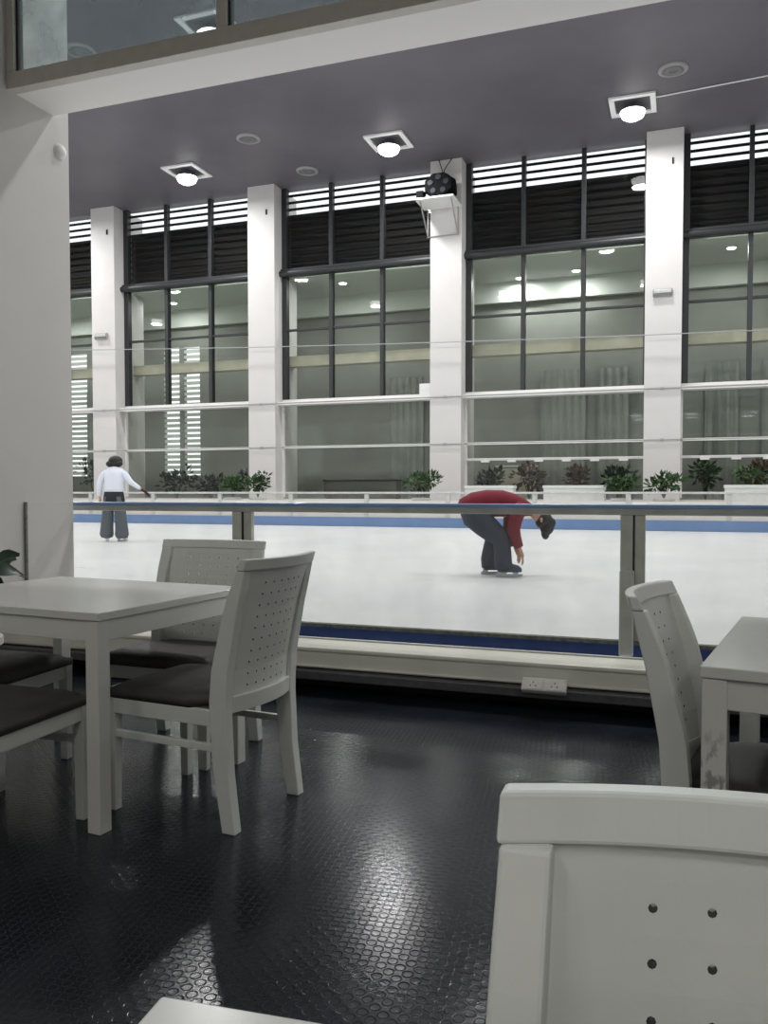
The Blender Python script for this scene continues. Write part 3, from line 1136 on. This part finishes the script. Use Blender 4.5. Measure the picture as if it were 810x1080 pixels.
cC = dup(cA, (-2.25, 2.145, 0), math.radians(-88), 'nearer white chair at the left edge, dark seat pushed against the near table leg')
dup(cA, (-2.765, 2.70, 0), math.radians(-86), 'white chair at the left edge behind the nearer one, only its dark seat showing')
cC.scale = (1.2, 1, 1)
cR = dup(cA, (.24, 2.39, 0), math.radians(-100), 'white chair with curved back turned sideways beside the right table')

cN = dup(cA, (.099, .375, 0), math.radians(181), 'closest white chair, its perforated back filling the lower right corner')
cA.scale = (1, 1, 1.012)
cR.scale = (1, 1, .965)
cN.scale = (1.03, 1, .983)

# ------------------------------------------------------------------ potted plant at the left edge
t = thing('potted_plant', 'dark glossy leafed plant at the left edge behind the table', 'plant', (-3.58, 3.38, 0.0))
bm = bmesh.new()
lathe(bm, [(.13, 0), (.18, .34), (.2, .35), (.2, .39), (.17, .39), (.16, .35)], seg=24)
obj('pot', bm, 'pot_grey', t)
bm = bmesh.new()
for i in range(6):
    aa = i * 1.05
    tube(bm, [(0, 0, .35), (math.cos(aa) * .06, math.sin(aa) * .06, .6), (math.cos(aa) * .14, math.sin(aa) * .14, .80)], .006, 5)
obj('stem', bm, 'stem', t)
bm = bmesh.new()
for i in range(16):
    aa = i * 2.4
    L_ = .26
    base = Vector((math.cos(aa) * .1, math.sin(aa) * .1, .66 + .02 * (i % 5)))
    d = Vector((math.cos(aa) * .8, math.sin(aa) * .8, .35 + .25 * (i % 3)))
    s_ = Vector((-math.sin(aa), math.cos(aa), .9)).normalized()
    prev = None
    for j in range(7):
        u = j / 6
        c_ = base + d * (L_ * u) + Vector((0, 0, -.12 * u * u))
        w_ = .055 * math.sin(PI * min(.97, u + .04)) + .002
        row = [bm.verts.new(c_ - s_ * w_ + Vector((0, 0, .012))), bm.verts.new(c_), bm.verts.new(c_ + s_ * w_ + Vector((0, 0, .012)))]
        if prev:
            bm.faces.new([prev[0], prev[1], row[1], row[0]])
            bm.faces.new([prev[1], prev[2], row[2], row[1]])
        prev = row
obj('leaves', bm, 'leaf_deep', t, smooth=True)


# ================================================================== people
def skin_mesh(name, m, verts, edges, parent, sub=2, root=0, label=None):
    """verts: list of (x,y,z,rx,ry)"""
    me = bpy.data.meshes.new(name)
    me.from_pydata([v[:3] for v in verts], edges, [])
    o = bpy.data.objects.new(name, me)
    COL.objects.link(o)
    md = o.modifiers.new('skin', 'SKIN')
    md.use_smooth_shade = True
    if not me.skin_vertices:
        bpy.context.view_layer.objects.active = o
    for i, v in enumerate(verts):
        sv = me.skin_vertices[0].data[i]
        rx = v[3]
        ry = v[4] if len(v) > 4 else rx
        sv.radius = (rx, ry)
        sv.use_root = (i == root)
    ms = o.modifiers.new('sub', 'SUBSURF')
    ms.levels = sub
    ms.render_levels = sub
    dg = bpy.context.evaluated_depsgraph_get()
    dg.update()
    nm = bpy.data.meshes.new_from_object(o.evaluated_get(dg))
    bpy.data.objects.remove(o)
    nm.name = name
    nm.materials.clear()
    nm.materials.append(M[m])
    for p in nm.polygons:
        p.use_smooth = True
        p.material_index = 0
    r = bpy.data.objects.new(name, nm)
    COL.objects.link(r)
    r.parent = parent
    if label:
        r['label'] = label
    return r


def chain(pts, close_to=None, V=None, E=None):
    """append a chain of joints to V/E, joined to index close_to; returns indices"""
    idx = []
    prev = close_to
    for p in pts:
        V.append(p)
        i = len(V) - 1
        if prev is not None:
            E.append((prev, i))
        prev = i
        idx.append(i)
    return idx


def hand(V, E, wrist, base, d, side, up, s=1.0):
    """palm + five curled fingers: base=Vector at wrist, d=pointing direction, side=direction towards the thumb, up=palm normal"""
    d, side, up = d.normalized(), side.normalized(), up.normalized()
    palm = base + d * .05 * s
    pi_ = chain([(*palm, .03 * s, .016 * s)], wrist, V, E)[0]
    for k, (o_, L_) in enumerate(((.03, .068), (.01, .078), (-.01, .072), (-.03, .056))):
        r0 = palm + d * .035 * s + side * o_ * s
        a_ = r0 + d * L_ * .5 * s + up * .008 * s
        b_ = a_ + (d * .75 + up * .65).normalized() * L_ * .5 * s
        chain([(*r0, .0095 * s), (*a_, .0085 * s), (*b_, .007 * s)], pi_, V, E)
    t0 = base + d * .025 * s + side * .03 * s
    t1 = t0 + (d * .6 + side * .7).normalized() * .032 * s
    t2 = t1 + (d * .9 + side * .3 + up * .3).normalized() * .028 * s
    chain([(*t0, .012 * s), (*t1, .010 * s), (*t2, .008 * s)], pi_, V, E)


def ellipsoid(bm, c, r, seg=20, ring=12, zmin=-1.0):
    rows = []
    for j in range(ring + 1):
        ph = -PI / 2 + PI * j / ring
        z = max(zmin, math.sin(ph))
        rows.append([bm.verts.new((c[0] + r[0] * math.cos(ph) * math.cos(2 * PI * i / seg), c[1] + r[1] * math.cos(ph) * math.sin(2 * PI * i / seg), c[2] + r[2] * z)) for i in range(seg)])
    for a_, b_ in zip(rows, rows[1:]):
        for i in range(seg):
            bm.faces.new((a_[i], a_[(i + 1) % seg], b_[(i + 1) % seg], b_[i]))


def face_parts(parent, c, fwd, up, s=1.0):
    """eyes, nose, mouth, ears on a head centred at c, looking along fwd"""
    fwd, up = fwd.normalized(), up.normalized()
    side = fwd.cross(up).normalized()
    bm = bmesh.new()
    for q in (-1, 1):
        ellipsoid(bm, c + fwd * .088 * s + side * q * .032 * s, (.012 * s,) * 3, 10, 6)
    obj('eyes', bm, 'black_cloth', parent, smooth=True)
    bm = bmesh.new()
    ellipsoid(bm, c + fwd * .1 * s - up * .03 * s, (.015 * s,) * 3, 10, 6)
    for q in (-1, 1):
        ellipsoid(bm, c + side * q * .078 * s - up * .015 * s, (.02 * s, .02 * s, .03 * s), 10, 6)
    obj('nose_and_ears', bm, 'skin', parent, smooth=True)
    bm = bmesh.new()
    tube(bm, [tuple(c + fwd * .088 * s - up * .06 * s + side * .022 * s), tuple(c + fwd * .094 * s - up * .062 * s), tuple(c + fwd * .088 * s - up * .06 * s - side * .022 * s)], .006 * s, 6)
    obj('mouth', bm, 'glove_dark', parent)


def skate(parent, x, y, ang, m, z0=0.0):
    """one ice skate: boot, sole, blade; toe along +x turned by ang"""
    c, s = math.cos(ang), math.sin(ang)

    def T(p):
        return (x + p[0] * c - p[1] * s, y + p[0] * s + p[1] * c, z0 + p[2])
    bm = bmesh.new()
    rings = []
    for px_, zt, hw in ((-.09, .26, .045), (-.05, .27, .05), (.0, .22, .05), (.06, .15, .048), (.13, .13, .044), (.17, .10, .026)):
        rings.append([T((px_, -hw, .055)), T((px_, hw, .055)), T((px_, hw * .9, zt)), T((px_, -hw * .9, zt))])
    loft(bm, rings)
    b = obj('skate_boot', bm, m, parent, .015)
    bm = bmesh.new()
    loft(bm, [[T((px_, -.002, zb)), T((px_, .002, zb)), T((px_, .002, .035)), T((px_, -.002, .035))] for px_, zb in ((-.12, .006), (-.08, 0), (.12, 0), (.18, .012))])
    for px_ in (-.07, .1):
        loft(bm, [[T((px_ - .03, -.008, zz)), T((px_ + .03, -.008, zz)), T((px_ + .03, .008, zz)), T((px_ - .03, .008, zz))] for zz in (.03, .058)])
    obj('skate_blade', bm, 'blade', b)


def V3(*a):
    return Vector(a)


# --- skater in the white top, seen from behind, right arm held out; faces away (+y)
p1 = thing('person', 'person with short black hair, white top and wide grey trousers standing on the ice', 'person', (-10.30, 13.36, ICE + .002), math.radians(12))
V, E = [], []
chain([(0, 0, .93, .13, .10)], None, V, E)
chain([(0, .0, 1.10, .115, .085), (0, .02, 1.25, .14, .09), (0, .05, 1.37, .10, .08), (0, .08, 1.43, .05, .05), (0, .11, 1.50, .072, .085), (0, .12, 1.57, .07, .08)], 0, V, E)
sh = 2
for s in (-1, 1):
    if s < 0:
        ar = chain([(-.19, .03, 1.31, .05), (-.28, -.02, 1.10, .037), (-.30, .02, .86, .026)], sh, V, E)
        hand(V, E, ar[-1], V3(-.30, .02, .84), V3(0, .1, -1), V3(0, 1, 0), V3(1, 0, 0))
    else:
        ar = chain([(.19, .03, 1.31, .05), (.33, .0, 1.14, .037), (.50, .085, 1.01, .026)], sh, V, E)
        hand(V, E, ar[-1], V3(.51, .09, 1.005), V3(.8, .3, -.6), V3(.2, 1, 0), V3(-.5, 0, -.8))
    chain([(s * .1, 0, .84, .085), (s * .115, .03, .5, .06), (s * .13, -.02, .22, .045), (s * .13, .0, .12, .04)], 0, V, E)
body = skin_mesh('body', 'skin', V, E, p1)
face_parts(body, V3(0, .13, 1.52), V3(0, 1, -.35), V3(0, .35, 1))
# top
rings = [((0, 0, .955), .20, .135), ((0, 0, 1.02), .185, .13), ((0, .01, 1.12), .18, .125), ((0, .02, 1.24), .205, .13),
         ((0, .035, 1.34), .205, .125), ((0, .05, 1.40), .15, .105), ((0, .07, 1.44), .085, .08)]
V, E = [], []
chain([(-.12, .03, 1.34, .075)], None, V, E)
chain([(-.215, .02, 1.29, .072), (-.285, -.02, 1.10, .062), (-.30, .015, .92, .054), (-.30, .02, .86, .05)], 0, V, E)
skin_mesh('sleeve', 'white_cloth', V, E, p1)
V, E = [], []
chain([(.12, .03, 1.34, .075)], None, V, E)
chain([(.215, .02, 1.29, .07), (.34, .0, 1.14, .056), (.45, .06, 1.05, .044), (.50, .085, 1.01, .04)], 0, V, E)
skin_mesh('sleeve', 'white_cloth', V, E, p1)
bm = bmesh.new()
loft(bm, [[(c[0] + rx * math.cos(2 * PI * i / 24), c[1] + ry * math.sin(2 * PI * i / 24), c[2]) for i in range(24)] for c, rx, ry in rings])
obj('white_top', bm, 'white_cloth', p1, smooth=True)
bm = bmesh.new()
loft(bm, [[(rx * math.cos(2 * PI * i / 24), ry * math.sin(2 * PI * i / 24), z) for i in range(24)] for z, rx, ry in ((.74, .215, .14), (.82, .21, .14), (.97, .185, .125))])
obj('dark_waistband', bm, 'black_cloth', p1, smooth=True, label='black band at the waist under the white top')
for s in (-1, 1):
    bm = bmesh.new()
    rings = []
    for z, cx_, rx, ry in ((.86, .095, .10, .12), (.7, .112, .105, .12), (.45, .135, .11, .115), (.25, .15, .12, .125), (.13, .155, .13, .135), (.075, .15, .10, .12)):
        rings.append([(s * cx_ + rx * math.cos(2 * PI * i / 18), ry * math.sin(2 * PI * i / 18), z) for i in range(18)])
    loft(bm, rings)
    obj('trouser_leg', bm, 'grey_cloth', p1, smooth=True)
    skate(p1, s * .145, .0, PI / 2 - s * .25, 'boot_grey')
bm = bmesh.new()
ellipsoid(bm, (0, .085, 1.55), (.135, .125, .10), 20, 12)
ellipsoid(bm, (-.05, .05, 1.49), (.125, .09, .075), 20, 12)
ellipsoid(bm, (.045, .05, 1.495), (.115, .085, .07), 20, 12)
obj('hair', bm, 'hair', p1, smooth=True, label='short black bobbed hair')
V, E = [], []
chain([(.505, .09, 1.01, .038)], None, V, E)
hand(V, E, 0, V3(.515, .09, 1.0), V3(.8, .3, -.6), V3(.2, 1, 0), V3(-.5, 0, -.8), 1.25)
skin_mesh('glove', 'glove_dark', V, E, p1, label='dark maroon glove on the outstretched hand')

# --- skater bending over in the dark red jacket, facing right (+x)
p2 = thing('person', 'person in a dark red jacket bending over to reach their skates', 'person', (-1.925, 9.32, ICE + .002), math.radians(19))
def path_loft(name, m, path, parent, seg=20):
    """rings across a bent path in the x-z plane; each (x, y, z, half width across, half height)"""
    bm = bmesh.new()
    rings = []
    for i, (x, y, z, ry, rn) in enumerate(path):
        a_ = path[max(i - 1, 0)]
        b_ = path[min(i + 1, len(path) - 1)]
        d = Vector((b_[0] - a_[0], b_[1] - a_[1], b_[2] - a_[2])).normalized()
        n_ = Vector((0, 1, 0)).cross(d).normalized()
        s_ = d.cross(n_).normalized()
        rings.append([Vector((x, y, z)) + s_ * ry * math.cos(2 * PI * q / seg) + n_ * rn * math.sin(2 * PI * q / seg) for q in range(seg)])
    loft(bm, rings)
    return obj(name, bm, m, parent, smooth=True)


V, E = [], []
chain([(-.30, 0, .72, .12, .12)], None, V, E)
chain([(-.15, 0, .80, .10, .11), (.02, 0, .81, .11, .12), (.18, 0, .78, .09, .10), (.31, 0, .75, .05, .05), (.41, 0, .68, .08, .075), (.475, 0, .60, .07, .07)], 0, V, E)
for s in (-1, 1):
    ar = chain([(.17, s * .15, .74, .05), (.11, s * .19, .52, .038), (.18, s * .14, .32, .027)], 3, V, E)
    hand(V, E, ar[-1], V3(.185, s * .14, .31), V3(.35, 0, -1), V3(.2, -s, 0), V3(-.6, 0, -.3), 1.15)
    fo = .0 if s > 0 else .12
    chain([(-.26, s * .1, .64, .09), (-.06 + fo * .5, s * .12, .42, .065), (-.12 + fo, s * .13, .2, .045), (-.11 + fo, s * .13, .1, .04)], 0, V, E)
body = skin_mesh('body', 'skin', V, E, p2)
face_parts(body, V3(.45, 0, .63), V3(.15, 0, -1), V3(1, 0, -.4))
path_loft('red_jacket', 'red_cloth', [(-.44, 0, .70, .15, .10), (-.40, 0, .745, .18, .145), (-.30, 0, .79, .19, .16), (-.16, 0, .82, .19, .155), (.0, 0, .82, .20, .15),
                                     (.13, 0, .795, .205, .135), (.23, 0, .77, .18, .11), (.31, 0, .75, .11, .075), (.36, 0, .735, .07, .06)], p2)
for s in (-1, 1):
    path_loft('sleeve', 'red_cloth', [(.16, s * .12, .80, .085, .08), (.155, s * .165, .73, .085, .09), (.12, s * .19, .62, .075, .08), (.11, s * .19, .52, .068, .072), (.14, s * .165, .42, .06, .062),
                                      (.175, s * .145, .34, .05, .05)], p2, 16)
    fo = .0 if s > 0 else .12
    path_loft('trouser_leg', 'navy_cloth', [(-.36, s * .08, .76, .11, .12), (-.30, s * .09, .68, .125, .155), (-.18, s * .11, .56, .115, .135), (-.07 + fo * .4, s * .12, .43, .10, .11),
                                            (-.10 + fo * .8, s * .13, .30, .09, .095), (-.12 + fo, s * .13, .18, .09, .10), (-.11 + fo, s * .13, .09, .085, .10)], p2, 18)
skate(p2, -.10, .13, .1, 'boot')
skate(p2, .04, -.13, -.1, 'boot')
bm = bmesh.new()
ellipsoid(bm, (.475, 0, .63), (.10, .10, .10), 20, 12)
ellipsoid(bm, (.51, 0, .57), (.085, .095, .11), 20, 12)
ellipsoid(bm, (.50, .03, .49), (.05, .06, .08), 16, 10)
ellipsoid(bm, (.56, -.03, .60), (.045, .05, .06), 14, 8)
obj('hair', bm, 'hair', p2, smooth=True, label='black hair hanging down')
